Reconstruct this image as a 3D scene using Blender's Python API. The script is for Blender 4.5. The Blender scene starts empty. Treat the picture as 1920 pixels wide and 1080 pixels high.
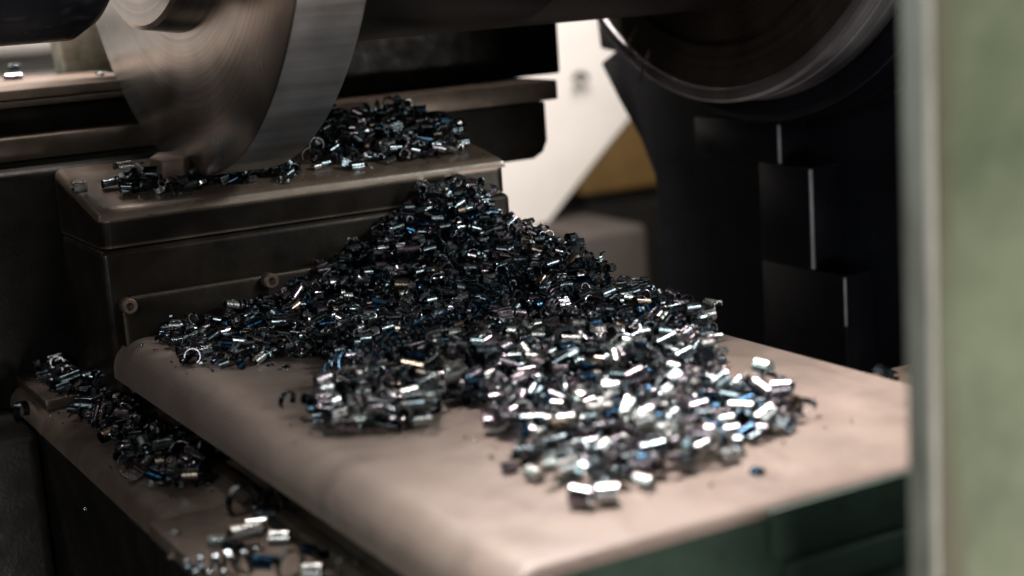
import bpy, bmesh, math, random
import numpy as np
from mathutils import Vector, Matrix

random.seed(7); rng = np.random.default_rng(7)
S = bpy.context.scene
COL = S.collection

# ------------------------------------------------------------------ camera
F = 2958.0                                   # focal length in photo pixels (1920 wide)
v1 = np.array([-1695., -482., F]); v2 = np.array([5440., -970., F])
d_ = v1/np.linalg.norm(v1); u_ = v2/np.linalg.norm(v2); u_ = u_-d_*(u_@d_); u_ /= np.linalg.norm(u_)
up_ = -np.cross(v1, v2); up_ /= np.linalg.norm(up_)
R = np.array([u_, d_, up_])                  # rows: world axes in camera space (right, down, forward)
def ray(px, py): return R@np.array([px-960., py-540., F])/F
CAM = -ray(900, 600)*0.845
def at(px, py, x=None, y=None, z=None):
    """world point seen at a photo pixel on a plane of constant x, y or z"""
    r = ray(px, py)
    t = (z-CAM[2])/r[2] if z is not None else (y-CAM[1])/r[1] if y is not None else (x-CAM[0])/r[0]
    return CAM+r*t
def proj(P):
    c = (np.atleast_2d(P)-CAM)@R
    return np.stack([960+F*c[:, 0]/c[:, 2], 540+F*c[:, 1]/c[:, 2], c[:, 2]], 1)

cam = bpy.data.cameras.new('camera'); cam_o = bpy.data.objects.new('camera', cam); COL.objects.link(cam_o)
cam.sensor_width = 36; cam.lens = 36*F/1920
cam.clip_start = 0.02; cam.clip_end = 60
cam.dof.use_dof = True; cam.dof.focus_distance = 0.835; cam.dof.aperture_fstop = 6.0; cam.dof.aperture_blades = 0
cam_o.matrix_world = Matrix(((R[0, 0], -R[0, 1], -R[0, 2], CAM[0]), (R[1, 0], -R[1, 1], -R[1, 2], CAM[1]),
                             (R[2, 0], -R[2, 1], -R[2, 2], CAM[2]), (0, 0, 0, 1)))
S.camera = cam_o

# ------------------------------------------------------------------ world, lamps, exposure
W = bpy.data.worlds.new('World'); S.world = W; W.use_nodes = True
bg = W.node_tree.nodes['Background']; bg.inputs[0].default_value = (.62, .60, .62, 1); bg.inputs[1].default_value = .012
S.view_settings.view_transform = 'Standard'; S.view_settings.look = 'None'
S.view_settings.exposure = 0; S.view_settings.gamma = 1
S.cycles.use_denoising = True
S.cycles.sample_clamp_indirect = 6.0

def lamp(name, loc, target, sx, sy, power, color):
    l = bpy.data.lights.new(name, 'AREA'); l.shape = 'RECTANGLE'; l.size = sx; l.size_y = sy; l.energy = power; l.color = color
    o = bpy.data.objects.new(name, l); COL.objects.link(o); o.location = loc
    o.rotation_euler = (Vector(target)-Vector(loc)).to_track_quat('-Z', 'Y').to_euler()
    return o
lamp('overhead_lamp', (.12, .48, 1.45), (-.02, -.22, 0), .46, .32, 84, (1.0, .90, .83))
lamp('side_lamp', (-.95, .25, .75), (-.05, .12, .05), .30, .22, 5.0, (.80, 1.0, .92))
lamp('block_fill_lamp', (.90, -.85, .85), (0, .08, .05), .40, .22, 11.0, (.96, 1.0, .95))  # added fill to brighten the block's top front edge; no window known
lamp('column_fill_lamp', (.75, -1.25, .55), (-.03, -.43, .1), .5, .5, 1.8, (1.0, .97, .92))  # added fill for the green column, not a real window
lamp('strip_fill_lamp', (-1.05, -.95, .40), (-.08, -.42, .1), .3, .3, 3.4, (.97, 1.0, .98))  # unseen fill added to brighten the column's edge strip
lamp('rim_fill_lamp', (-.22, -1.25, -.34), (-.09, -.03, .14), .34, .12, 10.0, (1.0, .92, .86))  # unseen fill added low in front to brighten the disc rim
lamp('faceplate_fill_lamp', (.80, -.95, -.32), (.27, .02, .10), .22, .10, 8.0, (1.0, .93, .86))  # unseen fill added to bring out the faceplate rim
lamp('background_fill_lamp', (.75, .75, 1.5), (1.0, 1.6, 0), .5, .5, 38, (1.0, .95, .92))  # added fill that brightens the pale guard sheet
lamp('background_fill_lamp', (-.9, 1.0, 1.6), (-.7, 2.2, .3), .5, .5, 16, (1.0, .94, .88))  # added fill for the left wall and its reflection in the disc

# ------------------------------------------------------------------ materials
def mat(name, color, rough=.5, metal=0.0, var=.25, vscale=60., bump=.0, bscale=300., rvar=.1, spec=.5, coat=0., stretch=None, tint=None, wear=None, scratch=0.):
    m = bpy.data.materials.new(name); m.use_nodes = True
    nt = m.node_tree; N = nt.nodes; L = nt.links; b = N['Principled BSDF']
    tc = N.new('ShaderNodeTexCoord'); src = tc.outputs['Object']
    if stretch:
        mp = N.new('ShaderNodeMapping'); mp.inputs['Scale'].default_value = stretch; L.new(src, mp.inputs[0]); src = mp.outputs[0]
    n1 = N.new('ShaderNodeTexNoise'); n1.inputs['Scale'].default_value = vscale; n1.inputs['Detail'].default_value = 8; n1.inputs['Roughness'].default_value = .65
    L.new(src, n1.inputs['Vector'])
    cr = N.new('ShaderNodeValToRGB'); cr.color_ramp.elements[0].position = .30; cr.color_ramp.elements[1].position = .72
    c2 = tint or tuple(min(1, c*(1+var)) for c in color)
    cr.color_ramp.elements[0].color = tuple(c*(1-var) for c in color)+(1,); cr.color_ramp.elements[1].color = tuple(c2)+(1,)
    L.new(n1.outputs['Fac'], cr.inputs[0]); L.new(cr.outputs[0], b.inputs['Base Color'])
    b.inputs['Metallic'].default_value = metal; b.inputs['Specular IOR Level'].default_value = spec; b.inputs['Coat Weight'].default_value = coat
    n2 = N.new('ShaderNodeTexNoise'); n2.inputs['Scale'].default_value = vscale*1.7; n2.inputs['Detail'].default_value = 6; L.new(src, n2.inputs['Vector'])
    mr = N.new('ShaderNodeMapRange'); mr.inputs[1].default_value = .3; mr.inputs[2].default_value = .7
    mr.inputs[3].default_value = max(.03, rough-rvar); mr.inputs[4].default_value = min(1, rough+rvar)
    L.new(n2.outputs['Fac'], mr.inputs[0]); L.new(mr.outputs[0], b.inputs['Roughness'])
    if bump:
        n3 = N.new('ShaderNodeTexNoise'); n3.inputs['Scale'].default_value = bscale; n3.inputs['Detail'].default_value = 4; L.new(src, n3.inputs['Vector'])
        bp = N.new('ShaderNodeBump'); bp.inputs['Strength'].default_value = bump; bp.inputs['Distance'].default_value = .001
        L.new(n3.outputs['Fac'], bp.inputs['Height']); L.new(bp.outputs[0], b.inputs['Normal'])
        if scratch:
            hs_ = n3.outputs['Fac']
            for k, (sc, ang) in enumerate((((900, 14, 60), .35), ((16, 700, 60), -.2), ((1200, 20, 60), -.8))):
                mp2 = N.new('ShaderNodeMapping'); mp2.inputs['Scale'].default_value = sc; mp2.inputs['Rotation'].default_value = (0, 0, ang)
                L.new(tc.outputs['Object'], mp2.inputs[0])
                ns = N.new('ShaderNodeTexNoise'); ns.inputs['Scale'].default_value = 1; ns.inputs['Detail'].default_value = 3; L.new(mp2.outputs[0], ns.inputs['Vector'])
                rr = N.new('ShaderNodeMapRange'); rr.inputs[1].default_value = .66; rr.inputs[2].default_value = .74; rr.inputs[3].default_value = 0; rr.inputs[4].default_value = -scratch
                L.new(ns.outputs['Fac'], rr.inputs[0])
                ad = N.new('ShaderNodeMath'); ad.operation = 'ADD'; L.new(hs_, ad.inputs[0]); L.new(rr.outputs[0], ad.inputs[1]); hs_ = ad.outputs[0]
            L.new(hs_, bp.inputs['Height'])
            # stains: large oily patches with edges of their own
            n4 = N.new('ShaderNodeTexNoise'); n4.inputs['Scale'].default_value = 17; n4.inputs['Detail'].default_value = 9; n4.inputs['Roughness'].default_value = .7; n4.inputs['Distortion'].default_value = .8
            L.new(tc.outputs['Object'], n4.inputs['Vector'])
            r4 = N.new('ShaderNodeMapRange'); r4.inputs[1].default_value = .52; r4.inputs[2].default_value = .66; r4.inputs[4].default_value = .62; L.new(n4.outputs['Fac'], r4.inputs[0])
            mx4 = N.new('ShaderNodeMix'); mx4.data_type = 'RGBA'; L.new(r4.outputs[0], mx4.inputs[0]); L.new(cr.outputs[0], mx4.inputs[6])
            mx4.inputs[7].default_value = tuple(c*.55 for c in color)+(1,); L.new(mx4.outputs[2], b.inputs['Base Color'])
    if wear:
        wc, wr, ws = wear
        bv = N.new('ShaderNodeBevel'); bv.samples = 4; bv.inputs['Radius'].default_value = wr
        ge = N.new('ShaderNodeNewGeometry'); dt = N.new('ShaderNodeVectorMath'); dt.operation = 'DOT_PRODUCT'
        L.new(bv.outputs[0], dt.inputs[0]); L.new(ge.outputs['True Normal'], dt.inputs[1])
        wn = N.new('ShaderNodeTexNoise'); wn.inputs['Scale'].default_value = 130; wn.inputs['Detail'].default_value = 6; L.new(tc.outputs['Object'], wn.inputs['Vector'])
        ml = N.new('ShaderNodeMath'); ml.operation = 'MULTIPLY_ADD'; ml.inputs[1].default_value = .10; L.new(wn.outputs['Fac'], ml.inputs[0]); L.new(dt.outputs['Value'], ml.inputs[2])
        wm = N.new('ShaderNodeMapRange'); wm.inputs[1].default_value = 1.015; wm.inputs[2].default_value = .91; wm.inputs[3].default_value = 0; wm.inputs[4].default_value = ws
        L.new(ml.outputs[0], wm.inputs[0])
        src_c = b.inputs['Base Color'].links[0].from_socket
        mxw = N.new('ShaderNodeMix'); mxw.data_type = 'RGBA'; L.new(wm.outputs[0], mxw.inputs[0]); L.new(src_c, mxw.inputs[6]); mxw.inputs[7].default_value = tuple(wc)+(1,)
        L.new(mxw.outputs[2], b.inputs['Base Color'])
        mm = N.new('ShaderNodeMapRange'); mm.inputs[3].default_value = metal; mm.inputs[4].default_value = 1; L.new(wm.outputs[0], mm.inputs[0]); L.new(mm.outputs[0], b.inputs['Metallic'])
    return m

def turned(name, color, rough, aniso, ring_scale, streak, refl_band=False):
    """metal turned on a lathe: concentric tool marks round the local x axis, or reflection streaks painted along it"""
    m = bpy.data.materials.new(name); m.use_nodes = True
    nt = m.node_tree; N = nt.nodes; L = nt.links; b = N['Principled BSDF']
    tc = N.new('ShaderNodeTexCoord'); sp = N.new('ShaderNodeSeparateXYZ'); L.new(tc.outputs['Object'], sp.inputs[0])
    cb = N.new('ShaderNodeCombineXYZ'); L.new(sp.outputs[1], cb.inputs[1]); L.new(sp.outputs[2], cb.inputs[2])
    ln = N.new('ShaderNodeVectorMath'); ln.operation = 'LENGTH'; L.new(cb.outputs[0], ln.inputs[0])
    c2 = N.new('ShaderNodeCombineXYZ'); L.new(ln.outputs['Value'], c2.inputs[0]); L.new(sp.outputs[0], c2.inputs[1])
    n = N.new('ShaderNodeTexNoise'); n.inputs['Scale'].default_value = ring_scale; n.inputs['Detail'].default_value = 6; L.new(c2.outputs[0], n.inputs['Vector'])
    if refl_band:  # smeared reflections painted into the colour, running along the axis
        bm_ = N.new('ShaderNodeMapping'); bm_.inputs['Scale'].default_value = (2.5, 75, 75); L.new(tc.outputs['Object'], bm_.inputs[0])
        n.inputs['Scale'].default_value = 1; n.inputs['Roughness'].default_value = .7; L.new(bm_.outputs[0], n.inputs['Vector'])
    n2 = N.new('ShaderNodeTexNoise'); n2.inputs['Scale'].default_value = 22; n2.inputs['Detail'].default_value = 7; L.new(tc.outputs['Object'], n2.inputs['Vector'])
    mx = N.new('ShaderNodeMath'); mx.operation = 'ADD'; L.new(n.outputs['Fac'], mx.inputs[0]); L.new(n2.outputs['Fac'], mx.inputs[1])
    cr = N.new('ShaderNodeValToRGB'); cr.color_ramp.elements[0].position = .75; cr.color_ramp.elements[1].position = 1.25
    mh = N.new('ShaderNodeMath'); mh.operation = 'MULTIPLY'; mh.inputs[1].default_value = 1.0; L.new(mx.outputs[0], mh.inputs[0])
    mr0 = N.new('ShaderNodeMapRange'); mr0.inputs[1].default_value = .7; mr0.inputs[2].default_value = 1.3; L.new(mh.outputs[0], mr0.inputs[0])
    cr.color_ramp.elements[0].position = 0; cr.color_ramp.elements[1].position = 1
    cr.color_ramp.elements[0].color = tuple(c*(1-streak) for c in color)+(1,); cr.color_ramp.elements[1].color = tuple(min(1, c*(1+streak)) for c in color)+(1,)
    L.new(mr0.outputs[0], cr.inputs[0]); L.new(cr.outputs[0], b.inputs['Base Color'])
    b.inputs['Metallic'].default_value = 1
    mr = N.new('ShaderNodeMapRange'); mr.inputs[3].default_value = rough*.8; mr.inputs[4].default_value = rough*1.3; L.new(n2.outputs['Fac'], mr.inputs[0]); L.new(mr.outputs[0], b.inputs['Roughness'])
    b.inputs['Anisotropic'].default_value = aniso; b.inputs['Anisotropic Rotation'].default_value = .25
    tg = N.new('ShaderNodeTangent'); tg.direction_type = 'RADIAL'; tg.axis = 'X'; L.new(tg.outputs[0], b.inputs['Tangent'])
    bp = N.new('ShaderNodeBump'); bp.inputs['Strength'].default_value = .12; bp.inputs['Distance'].default_value = .0004
    L.new(n.outputs['Fac'], bp.inputs['Height']); L.new(bp.outputs[0], b.inputs['Normal'])
    return m

M = {}
M['table'] = mat('worn_brown_table_metal', (.225, .174, .152), .46, 0, .18, 28, .16, 500, .10, .5, 0, scratch=.9)
M['apron'] = mat('dark_green_paint', (.024, .043, .032), .55, 0, .3, 40, .15, 400, .1, .15)
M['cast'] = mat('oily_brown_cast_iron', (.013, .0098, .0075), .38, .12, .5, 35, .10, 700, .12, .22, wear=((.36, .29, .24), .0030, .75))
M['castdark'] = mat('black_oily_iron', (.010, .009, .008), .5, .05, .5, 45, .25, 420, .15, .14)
M['captop'] = mat('lit_worn_block_top', (.125, .092, .070), .36, .15, .35, 38, .08, 700, .12, .6, wear=((.48, .40, .33), .0035, .8))  # paler than the cap: light on the top put into the colour
M['slide'] = mat('worn_steel_slideway', (.10, .075, .058), .38, .4, .4, 30, .10, 700, .12, wear=((.45, .37, .31), .0016, .9))
M['black'] = mat('black_enamel', (.006, .007, .010), .34, 0, .4, 20, .05, 500, .08, .10, wear=((.45, .46, .52), .0010, .16))  # edge tint is partly rubbed metal, partly painted corner reflections
M['rail'] = mat('brown_greasy_rail', (.155, .115, .092), .45, .1, .35, 45, .3, 420, .14)
M['disc'] = turned('turned_steel_face', (.52, .495, .475), .24, .72, 420, .34)
M['rim'] = turned('turned_steel_rim', (.80, .73, .68), .36, .10, 520, .55, True)
M['shaft'] = turned('dark_turned_shaft', (.075, .07, .07), .36, .5, 300, .3)
M['chuck'] = turned('dark_turned_faceplate', (.30, .27, .25), .38, .7, 260, .5)
M['chuckrim'] = turned('scuffed_faceplate_rim', (.62, .60, .64), .38, .25, 340, .5)
M['bare'] = mat('pale_edge_glint', (.62, .62, .68), .45, .5, .2, 120, .1, 500, .1)  # pale colour standing in for lamp reflections on the step corners
M['bolt'] = mat('worn_bolt_steel', (.20, .15, .12), .38, .6, .3, 90, .1, 600, .1)
M['green'] = mat('sage_green_paint', (.092, .122, .064), .5, 0, .32, 22, .05, 120, .08, .4, 0, None, (.136, .164, .098))
def dark_edge(m, x0, x1, col):
    nt = m.node_tree; N = nt.nodes; L = nt.links; b = N['Principled BSDF']
    tc = N.new('ShaderNodeTexCoord'); sp = N.new('ShaderNodeSeparateXYZ'); L.new(tc.outputs['Object'], sp.inputs[0])
    mp = N.new('ShaderNodeMapping'); mp.inputs['Scale'].default_value = (60, 60, 18); L.new(tc.outputs['Object'], mp.inputs[0])
    n = N.new('ShaderNodeTexNoise'); n.inputs['Scale'].default_value = 1; n.inputs['Detail'].default_value = 7; L.new(mp.outputs[0], n.inputs['Vector'])
    r1 = N.new('ShaderNodeMapRange'); r1.inputs[1].default_value = x0; r1.inputs[2].default_value = x1; r1.inputs[3].default_value = .75; r1.inputs[4].default_value = -.45; r1.clamp = False
    L.new(sp.outputs[0], r1.inputs[0])
    ad = N.new('ShaderNodeMath'); ad.operation = 'ADD'; ad.use_clamp = True; L.new(r1.outputs[0], ad.inputs[0])
    r2 = N.new('ShaderNodeMapRange'); r2.inputs[1].default_value = .3; r2.inputs[2].default_value = .7; r2.inputs[3].default_value = -.3; r2.inputs[4].default_value = .45; L.new(n.outputs['Fac'], r2.inputs[0]); L.new(r2.outputs[0], ad.inputs[1])
    src_c = b.inputs['Base Color'].links[0].from_socket
    mx = N.new('ShaderNodeMix'); mx.data_type = 'RGBA'; L.new(ad.outputs[0], mx.inputs[0]); L.new(src_c, mx.inputs[6]); mx.inputs[7].default_value = col+(1,)
    L.new(mx.outputs[2], b.inputs['Base Color'])
dark_edge(M['green'], -.097, -.080, (.06, .045, .025))  # mottled brown darkening beside the panel's left edge
M['strip'] = mat('scraped_edge_metal', (.235, .235, .195), .55, .1, .40, 26, .1, 300, .1, .5, 0, (3, 3, .7), (.34, .34, .31))
M['pale'] = mat('pale_painted_sheet', (.72, .67, .63), .6, 0, .07, 6, 0, 300, .05)
M['wallgrey'] = mat('grey_wall_band', (.30, .28, .26), .7, 0, .15, 8)
M['yellow'] = mat('ochre_yellow_paint', (.105, .058, .014), .6, 0, .25, 9)
M['tan'] = mat('dusty_tan_box', (.034, .026, .021), .7, 0, .3, 12)
M['floor'] = mat('dark_stained_concrete', (.035, .030, .028), .7, 0, .4, 6, .2, 80)
M['flaked'] = mat('flaked_green_cast_paint', (.16, .18, .11), .6, 0, .4, 45, .4, 160, .1, .4, 0, None, (.55, .47, .42))
CH = ['gunmetal', 'lilac', 'blue', 'pale', 'straw']
M['gunmetal'] = mat('gunmetal_chip', (.115, .145, .165), .23, 1, .35, 160, .12, 900, .08, .5, .25)
M['lilac'] = mat('lilac_grey_chip', (.27, .24, .275), .24, 1, .3, 160, .12, 900, .08, .5, .2)
M['blue'] = mat('heat_blued_chip', (.026, .078, .145), .22, 1, .45, 200, .12, 900, .08, .5, .3)
M['pale'+'chip'] = mat('pale_steel_chip', (.44, .455, .455), .29, 1, .25, 160, .12, 900, .08, .5, 0)
M['straw'] = mat('straw_brown_chip', (.20, .16, .13), .28, 1, .35, 160, .12, 900, .08, .5, .1)
CM = [M['gunmetal'], M['lilac'], M['blue'], M['palechip'], M['straw']]
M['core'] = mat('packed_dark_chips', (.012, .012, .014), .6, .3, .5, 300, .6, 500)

# ------------------------------------------------------------------ mesh helpers
def link(name, me, parent=None, loc=None):
    o = bpy.data.objects.new(name, me); COL.objects.link(o)
    if loc is not None: o.location = loc
    if parent is not None: o.parent = parent
    return o
def fin(name, bm, m, parent=None, loc=None, smooth=35):
    me = bpy.data.meshes.new(name); bmesh.ops.recalc_face_normals(bm, faces=bm.faces)
    bm.to_mesh(me); bm.free()
    for mm in (m if isinstance(m, (list, tuple)) else [m]): me.materials.append(mm)
    if smooth:
        me.polygons.foreach_set('use_smooth', [True]*len(me.polygons))
        me.set_sharp_from_angle(angle=math.radians(smooth))
    return link(name, me, parent, loc)
def box_bm(x0, x1, y0, y1, z0, z1, bev=0., seg=3, bm=None):
    own = bm is None; b = bmesh.new()
    vs = [b.verts.new((x, y, z)) for x in (x0, x1) for y in (y0, y1) for z in (z0, z1)]
    for f in ((0, 1, 3, 2), (4, 6, 7, 5), (0, 4, 5, 1), (2, 3, 7, 6), (0, 2, 6, 4), (1, 5, 7, 3)): b.faces.new([vs[i] for i in f])
    bmesh.ops.recalc_face_normals(b, faces=b.faces)
    if bev: bmesh.ops.bevel(b, geom=list(b.edges), offset=bev, segments=seg, profile=.5, affect='EDGES')
    return b
def prism_bm(pts, axis, a, c, bev=0., seg=3, flt=None):
    """polygon pts extruded along axis 'x' or 'y' from a to c; pts are (other, z)"""
    b = bmesh.new()
    mk = (lambda p, t: (t, p[0], p[1])) if axis == 'x' else (lambda p, t: (p[0], t, p[1])) if axis == 'y' else (lambda p, t: (p[0], p[1], t))
    A = [b.verts.new(mk(p, a)) for p in pts]; B = [b.verts.new(mk(p, c)) for p in pts]
    n = len(pts)
    b.faces.new(A); b.faces.new(B[::-1])
    for i in range(n): b.faces.new([A[i], A[(i+1) % n], B[(i+1) % n], B[i]])
    bmesh.ops.recalc_face_normals(b, faces=b.faces)
    if bev:
        es = [e for e in b.edges if e.calc_length() > bev*2.2 and e.calc_face_angle(0) > .5 and (flt is None or flt((e.verts[0].co+e.verts[1].co)/2))]
        bmesh.ops.bevel(b, geom=es, offset=bev, segments=seg, profile=.5, affect='EDGES')
    return b
def lathe_bm(prof, n=160):
    """prof: list of (x, r) turned round the x axis"""
    b = bmesh.new(); rings = []
    for x, r in prof:
        if r < 1e-6: rings.append([b.verts.new((x, 0, 0))]); continue
        rings.append([b.verts.new((x, r*math.cos(2*math.pi*i/n), r*math.sin(2*math.pi*i/n))) for i in range(n)])
    for p, q in zip(rings, rings[1:]):
        for i in range(n):
            j = (i+1) % n
            if len(p) == 1 and len(q) == 1: continue
            if len(p) == 1: b.faces.new([p[0], q[i], q[j]])
            elif len(q) == 1: b.faces.new([p[i], p[j], q[0]])
            else: b.faces.new([p[i], p[j], q[j], q[i]])
    return b
def tube_bm(pts, r, n=8, bm=None):
    b = bm or bmesh.new(); pts = [Vector(p) for p in pts]; rings = []
    for i, p in enumerate(pts):
        t = (pts[min(i+1, len(pts)-1)]-pts[max(i-1, 0)]).normalized()
        a = t.orthogonal().normalized(); c = t.cross(a); rr = r(i/(len(pts)-1)) if callable(r) else r
        rings.append([b.verts.new(p+(a*math.cos(2*math.pi*k/n)+c*math.sin(2*math.pi*k/n))*rr) for k in range(n)])
    for p, q in zip(rings, rings[1:]):
        for k in range(n): b.faces.new([p[k], p[(k+1) % n], q[(k+1) % n], q[k]])
    b.faces.new(rings[0][::-1]); b.faces.new(rings[-1])
    return b
def tag(o, label, cat, group=None, kind=None):
    if label: o['label'] = label
    if cat: o['category'] = cat
    if group: o['group'] = group
    if kind: o['kind'] = kind
    return o
def thing(name, label, cat, loc=(0, 0, 0), group=None):
    o = bpy.data.objects.new(name, None); COL.objects.link(o); o.location = loc; o.empty_display_size = .02
    return tag(o, label, cat, group)
def local(parent, loc=None): return Vector((0, 0, 0))
def part(name, bm, m, parent, smooth=35):
    """bm given in world coordinates; parent is an Empty with a pure translation"""
    bmesh.ops.translate(bm, verts=bm.verts, vec=-Vector(parent.location))
    return fin(name, bm, m, parent, None, smooth)

# ------------------------------------------------------------------ setting
o = fin('floor', box_bm(-6, 6, -3, 8, -1.0, -.9), M['floor']); o['kind'] = 'structure'
o = fin('wall', box_bm(-3, .55, 2.2, 2.3, -.12, 3), M['pale']); o['kind'] = 'structure'
o = fin('wall', box_bm(-3, .55, 2.19, 2.3, -.9, -.1205), M['floor']); o['kind'] = 'structure'  # lower wall made dark to deepen reflections in disc and headstock
o = fin('wall', box_bm(.55, 7, 3.6, 3.7, -.9, 3), M['floor']); o['kind'] = 'structure'
q0, q1 = at(0, 86, y=2.17), at(0, 105, y=2.17)
t = fin('wall_rail', box_bm(-2.5, .5, 2.15, 2.199, q1[2], q0[2], .004), M['wallgrey']); tag(t, 'blurred grey rail running along the pale wall at upper left', 'rail')

# pale slanted guard sheet, with the diagonal edge seen in the gap
Y = 1.5
gp = [at(900, -60, y=Y), at(1135, -60, y=Y), at(1172, 100, y=Y), at(1205, 195, y=Y), at(1120, 300, y=Y), at(1032, 415, y=Y), at(960, 500, y=Y), at(840, 520, y=Y)]
o = fin('sheet_metal_guard', prism_bm([(p[0], p[2]) for p in gp], 'y', Y, Y+.012, .004), M['pale'])
tag(o, 'pale sheet metal guard with a diagonal lower edge behind the machine', 'guard')
p0 = at(1082, 150, y=Y)
pts = [p0+np.array([.012*math.cos(a), -.012, .010*math.sin(a)]) for a in np.linspace(0, math.pi, 14)]
o = fin('hook', tube_bm(pts, .0045), M['castdark']); tag(o, 'small dark curved hook fixed on the pale guard sheet', 'hook')
Y = 1.9
a0, a1 = at(1085, 225, y=Y), at(1260, 345, y=Y)
o = thing('storage_cabinet', 'out of focus ochre yellow cabinet behind the faceplate', 'cabinet', (a0[0], Y, -.9))
part('body', box_bm(a0[0], a1[0]+.1, Y, Y+.4, a1[2], a0[2], .01), M['yellow'], o)
part('plinth', box_bm(a0[0]+.02, a1[0]+.08, Y+.02, Y+.38, -.9, a1[2]-.002, .005), M['castdark'], o)
Y = 1.35
a0, a1 = at(1092, 440, y=Y), at(1226, 640, y=Y)
o = fin('tan_carton', box_bm(a0[0], a1[0], Y, Y+.25, a1[2], a0[2], .012), M['tan']); tag(o, 'blurred dusty tan box in the gap right of the chip heap', 'box')
a0, a1 = at(1140, 455, y=Y-.1), at(1195, 560, y=Y-.1)

# ------------------------------------------------------------------ table of the cross slide
TL, TR, TF, TB = -.1707, .0734, -.3265, .1076
t = thing('machine_table', 'flat brown metal machine table with rounded left side, dark green front', 'machine table', (-.05, -.1, -.12))
r = .0175
prof = [(TL+r*(1-math.cos(a)), -r+r*math.sin(a)) for a in np.linspace(0, math.pi/2, 14)]
prof = prof+[(TR-.0015, 0), (TR, -.0015), (TR, -.0045), (TL+.02, -.0045), (TL+.02, -.021), (TL, -.021)]
b = bmesh.new()
ys = [TB, TF+.02, TF+.006, TF+.003, TF+.0012, TF]; ins = [0, 0, .0, .0006, .0016, .0036]
rings = []
for y, i in zip(ys, ins):
    k = i
    rings.append([b.verts.new((min(max(x, TL+k), TR-k), y, min(z, -k*.9) if z > -.02 else z)) for x, z in prof])
for p, q in zip(rings, rings[1:]):
    for i in range(len(prof)): b.faces.new([p[i], p[(i+1) % len(prof)], q[(i+1) % len(prof)], q[i]])
b.faces.new(rings[0]); b.faces.new(rings[-1][::-1])
part('tabletop', b, M['table'], t, 50)
ra = r-.0035
apq = [(TL+.0035+ra*(1-math.cos(a)), -.0042-ra+ra*math.sin(a)) for a in np.linspace(0, math.pi/2, 10)]
part('apron', prism_bm(apq+[(TR-.002, -.0046), (TR-.002, -.12), (TL+.0035, -.12)], 'y', TF+.0030, TF+.0005, 0), M['apron'], t)
part('side_panel', box_bm(TL+.0015, TL+.006, TF+.0035, TF+.05, -.12, -.0215, .001), M['apron'], t)
x0, x1 = -.0664, TR-.006
part('cover_plate', prism_bm([(x0, -.0225), (x1, -.0225), (x1, -.0415), (x0, -.0415)] if False else [(x0, -.0024), (x0, -.0165), (x0+.001, -.0190), (x0+.0035, -.0203), (x1, -.0203), (x1, -.0024)], 'y', TF-.0022, TF+.0003, .0006, 2), M['apron'], t)
part('lower_strip', box_bm(-.06, TR-.006, TF-.0018, TF+.0003, -.0352, -.0232, .001), M['apron'], t)
part('base', box_bm(-.135, TR-.012, TF+.07, TB, -.12, -.0222, .004), M['castdark'], t)
# bracket behind the right edge
a = at(1672, 700, x=TR+.02)
o = fin('edge_bracket', box_bm(TR+.003, TR+.06, a[1]-.03, a[1]+.02, -.06, a[2]-.004, .003), M['slide']); tag(o, 'small brown bracket at the right edge of the table beside the post', 'bracket')

# ------------------------------------------------------------------ tool block with sloping top
BX0, BX1, BY0, BY1 = -.1690, .0815, .1086, .196
BZ0, SL = .0710, .195
def topz(y): return BZ0+SL*(y-BY0)
t = thing('tool_slide_block', 'worn dark cast iron slide block with sloping top, behind the chip heap', 'slide block', (-.04, .15, -.08))
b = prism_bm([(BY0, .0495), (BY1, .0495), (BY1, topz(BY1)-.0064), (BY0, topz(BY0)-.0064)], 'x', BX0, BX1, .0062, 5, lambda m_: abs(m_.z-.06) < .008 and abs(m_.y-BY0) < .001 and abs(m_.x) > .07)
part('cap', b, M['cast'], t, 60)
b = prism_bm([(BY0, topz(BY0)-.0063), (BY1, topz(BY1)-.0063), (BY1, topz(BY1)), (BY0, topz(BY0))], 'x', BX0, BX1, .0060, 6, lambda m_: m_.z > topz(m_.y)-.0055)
part('lit_top_layer', b, M['captop'], t, 60)  # upper layer of the cap, split off to carry its lit tone
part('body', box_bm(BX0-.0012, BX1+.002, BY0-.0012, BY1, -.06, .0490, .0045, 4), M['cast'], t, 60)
pl = part('cover_plate', prism_bm([(-.1640, -.03), (.080, -.03), (.080, .0236), (-.158, .0236), (-.1625, .0215), (-.1640, .017)], 'y', BY0-.0085, BY0-.0014, .0012, 3), M['cast'], t, 50)
for px, py in ((238, 572), (503, 525)):
    p = at(px, py, y=BY0-.0085); s = bmesh.new()
    prof = [(0, 0.0044), (.0052, .0044), (.0060, .0036), (.0060, .0022), (.0030, .0022), (.0030, 0)]
    s = lathe_bm(prof, 28)
    bmesh.ops.rotate(s, verts=s.verts, cent=(0, 0, 0), matrix=Matrix.Rotation(-math.pi/2, 3, 'Z'))
    bmesh.ops.translate(s, verts=s.verts, vec=Vector(p)-Vector(t.location))
    fin('socket_screw', s, M['bolt'], t, None, 40)
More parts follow.
